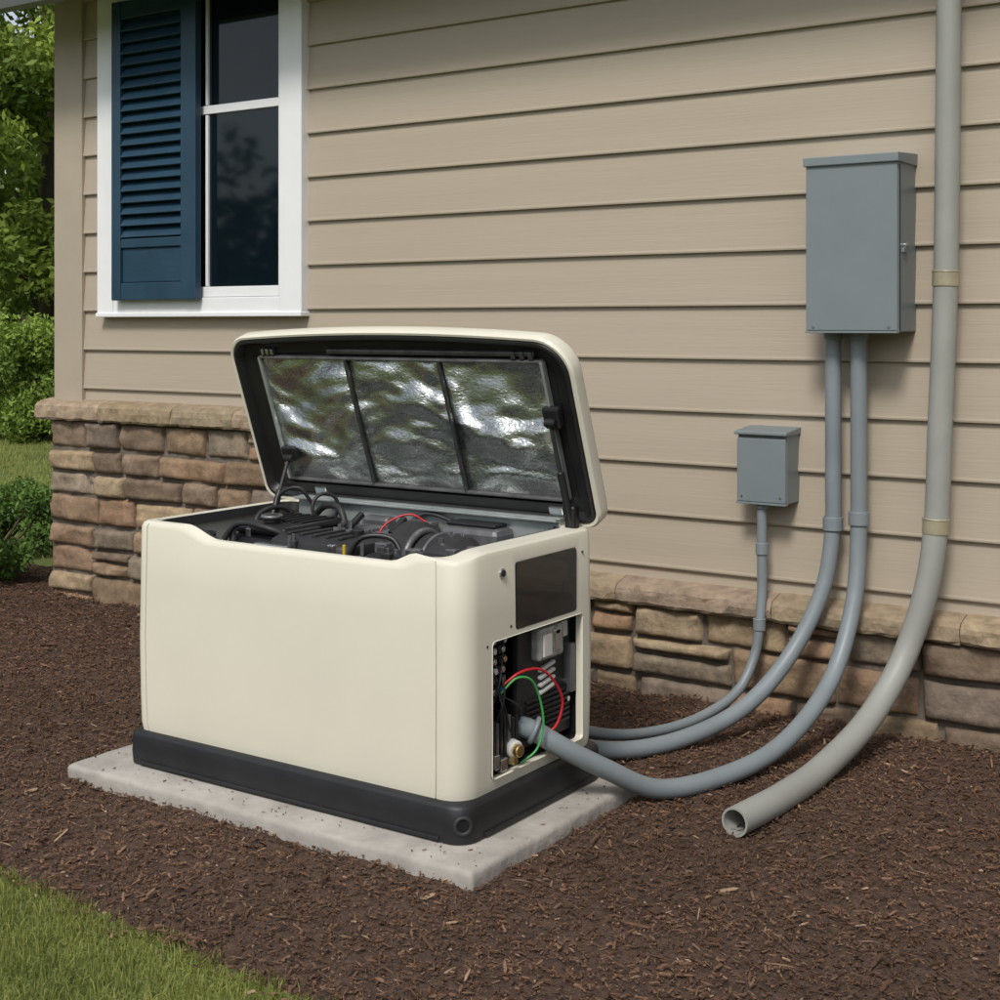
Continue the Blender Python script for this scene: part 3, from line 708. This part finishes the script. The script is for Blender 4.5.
for (P,r,m_) in (([(-3.17,-1.62,.70),(-3.12,-1.60,.775),(-2.98,-1.60,.775),(-2.92,-1.55,.74)],.009,m_blk2),
                 ([(-2.92,-1.30,.72),(-2.97,-1.28,.80),(-3.06,-1.25,.80),(-3.12,-1.24,.76)],.011,m_blk2),
                 ([(-2.62,-1.66,.72),(-2.58,-1.64,.785),(-2.50,-1.60,.785),(-2.46,-1.60,.74)],.008,m_blk),
                 ([(-2.75,-1.24,.74),(-2.68,-1.22,.80),(-2.58,-1.22,.79),(-2.52,-1.24,.77)],.007,m_dkmet),
                 ([(-3.2,-1.45,.70),(-3.21,-1.40,.78),(-3.2,-1.30,.79),(-3.17,-1.22,.72)],.008,m_blk2)):
    tube('hose',P,r,m_,B,n=12,seg=10)
for i in range(34):
    x=random.uniform(-3.18,-2.33); y=random.uniform(-1.74,-1.22); s=random.uniform(.010,.024)
    box('engine_bracket',x-s,x+s,y-s*.7,y+s*.7,.66,random.uniform(.735,.778),random.choice([m_blk2,m_engine,m_engine,m_dkmet,m_met]),B,.003)
    if i%2: cyl('engine_bolt',(x,y,.70),(x,y,random.uniform(.77,.79)),.006,random.choice([m_met,m_engine]),B,n=6)
torus('cable_loop',(-3.04,-1.27,.80),(.9,-.5,.1),.045,.006,m_blk2,B)
tube('red_wire',[(-2.665,-1.46,.74),(-2.668,-1.44,.78),(-2.645,-1.41,.808),(-2.60,-1.38,.822),(-2.56,-1.36,.80)],.0030,m_red,B,n=8)
box('dipstick_handle',-2.60,-2.592,-1.70,-1.692,.74,.772,m_yel,B,.002)
box('hinge_rail',gx0+.10,gx1-.09,gy1-.060,gy1-.030,.70,.822,m_galv,B,.004)
box('hinge_rail_flange',gx0+.10,gx1-.09,gy1-.085,gy1-.058,.812,.820,m_galv,B,.002)
Lg=ring(WL+.0,WR+.0,WF+.0,WB+.0,lambda x,y:ztop(x,y)-.004,rad=(.05,.06,.05,.05))
Lg2=ring(WL+.008,WR+.010,WF+.008,WB+.008,lambda x,y:ztop(x,y)-.002,rad=(.05,.06,.05,.05))
Lg3=ring(WL+.012,WR+.02,WF+.012,WB+.012,lambda x,y:ztop(x,y)-.03,rad=(.05,.06,.05,.05))
skin('gasket',[Lg,Lg2,Lg3],m_blk2,B,cap0=False,cap1=False)
# ---- lid
LD=empty('lid'); LD.parent=G
th=math.radians(70); hy=-1.155; hz=.795
def lid(x,b,c): return (x,hy-b*math.cos(th)+c*math.sin(th),hz+b*math.sin(th)+c*math.cos(th))
lx0,lx1=-3.405,-2.066; Ld=.616
def lring(i,c,rad=(.075,.11,.05,.05),bow=1.0,ib=None):
    ib=i if ib is None else ib
    L=rr_loop(lx0+i,lx1-i,0+i,Ld-ib,tuple(max(.012,q-i*.6) for q in rad),ns=24,k=10)
    out=[]
    for x,y in L:
        b=Ld-y
        u=(x-(lx0+lx1)/2)/((lx1-lx0)/2)
        b2=b-bow*.026*(u*u)*(b/Ld)
        out.append(lid(x,b2,c))
    return out
R=[lring(.014,.006),lring(.010,-.001),lring(.003,-.002),lring(-.002,.006),lring(-.002,.045),lring(.006,.062),lring(.022,.076),lring(.06,.088),lring(.15,.096),lring(.25,.098)]
skin('lid_shell',R,m_cream,LD,cap0=False)
R=[lring(.013,.003),lring(.016,-.003),lring(.024,-.004),lring(.032,.004),lring(.040,.022),lring(.075,.026),lring(.08,.030)]
skin('lid_liner',R,m_blk,LD,cap0=False)
def lbox(name,x0,x1,b0,b1,c0,c1,m,bev=.004,parent=LD):
    v=[lid(*p) for p in boxv(x0,x1,b0,b1,c0,c1)]
    return mesh_py(name,v,[tuple(reversed(q)) for q in BF],m,parent,bevel=bev)
fx0,fx1,fb0,fb1=-3.285,-2.172,.085,.515
def foilp(x0,x1,b0,b1,k):
    nx,nb=40,26; v=[];f=[]
    for i in range(nx+1):
        for j in range(nb+1):
            x=x0+(x1-x0)*i/nx; b=b0+(b1-b0)*j/nb
            e=min(i,nx-i,j,nb-j); h=min(1,e/2.5)
            q=noise.noise(Vector((x*3+b*3,b*3-x*2,2+k)))*.007+noise.noise(Vector((x*24,b*24,4)))*.0006
            v.append(lid(x,b,.018-h*(.006+q)))
    for i in range(nx):
        for j in range(nb):
            a=i*(nb+1)+j; f.append((a,a+1,a+nb+2,a+nb+1))
    mesh_py('foil_panel',v,f,m_foil,LD,smooth=True)
wd=(fx1-fx0)/3
for i in range(3): foilp(fx0+wd*i+.008,fx0+wd*(i+1)-.008,fb0,fb1,i)
for i in range(4): lbox('foil_frame_v',fx0+wd*i-.005,fx0+wd*i+.005,fb0-.006,fb1+.006,.004,.028,m_galv if i in(0,3) else m_dkmet,.003)
lbox('foil_frame_top',fx0-.004,fx1+.004,fb1+.001,fb1+.010,.005,.028,m_engine,.003)
lbox('foil_frame_bottom',fx0-.004,fx1+.004,fb0-.010,fb0-.001,.005,.028,m_engine,.003)
lbox('lower_rail',lx0+.10,lx1-.12,.030,.066,.004,.028,m_blk,.006)
lbox('upper_vent',fx0+.30,fx1-.02,.535,.551,.010,.028,m_dkmet,.004)
for i in range(3): lbox('lid_clip',fx0+.02+.02*i,fx0+.032+.02*i,.532,.552,.002,.02,m_met,.003)
for i in range(3): lbox('lid_clip',fx1-.10+.03*i,fx1-.085+.03*i,.528,.552,.004,.02,m_dkmet,.003)
def strut(p0,p1):
    p0=Vector(p0); p1=Vector(p1); m_=p0.lerp(p1,.55)
    cyl('strut_body',p0,m_,.011,m_blk,LD,bev=.003); cyl('strut_rod',m_,p1,.0065,m_blk2,LD)
    for p in(p0,p1): cyl('strut_ball',p-Vector((.018,0,0)),p+Vector((.018,0,0)),.014,m_blk,LD,bev=.004)
strut((-3.225,-1.34,.72),lid(-3.245,.165,-.014))
strut((-2.135,-1.21,.79),lid(-2.165,.34,-.014))
lbox('strut_bracket',-3.28,-3.22,.15,.20,-.006,.02,m_blk,.006)
lbox('strut_bracket_r',-2.195,-2.135,.315,.385,-.008,.02,m_blk,.010)
box('strut_mount',-2.155,-2.120,-1.225,-1.19,.77,.865,m_blk,LD,.008)
tube('strut_cable',[(-3.22,-1.31,.76),(-3.19,-1.32,.84),(-3.13,-1.30,.86),(-3.10,-1.26,.80)],.006,m_blk2,LD,n=8)
lbox('hinge_arm_left',-3.17,-3.12,-.02,.06,-.004,.02,m_met,.003)
lbox('hinge_arm_right',-2.24,-2.19,-.02,.06,-.004,.02,m_met,.003)

# ---------------------------------------------------------------- light & sky
W=bpy.data.worlds.new('World'); S.world=W; W.use_nodes=True; nt=W.node_tree; bg=nt.nodes['Background']
sky=nt.nodes.new('ShaderNodeTexSky'); sky.sky_type='NISHITA'; sky.sun_disc=False
tosun=Vector((.22,-.85,1.0)).normalized()
el=math.asin(tosun.z); rot=math.atan2(tosun.x,tosun.y)
sky.sun_elevation=el; sky.sun_rotation=rot; sky.air_density=1.0; sky.dust_density=2.0; sky.ozone_density=1
hs=nt.nodes.new('ShaderNodeHueSaturation'); hs.inputs['Saturation'].default_value=.45
nt.links.new(sky.outputs[0],hs.inputs['Color']); nt.links.new(hs.outputs[0],bg.inputs['Color']); bg.inputs['Strength'].default_value=.145
sl=bpy.data.lights.new('sun','SUN'); sl.energy=2.35; sl.angle=math.radians(13); sl.color=(1,.955,.89)
so=bpy.data.objects.new('sun',sl); link(so); so.rotation_euler=tosun.to_track_quat('Z','Y').to_euler()
# ---------------------------------------------------------------- camera
cd=bpy.data.cameras.new('camera'); cd.lens=50.4; cd.sensor_width=36; cd.shift_y=-.175; cd.clip_end=500; cd.clip_start=.05
co=bpy.data.objects.new('camera',cd); link(co); co.location=(0,-4.73,1.395); co.rotation_euler=(math.radians(90),0,math.radians(34.2))
S.camera=co
S.view_settings.view_transform='Standard'; S.view_settings.look='None'; S.view_settings.exposure=0
print('done')
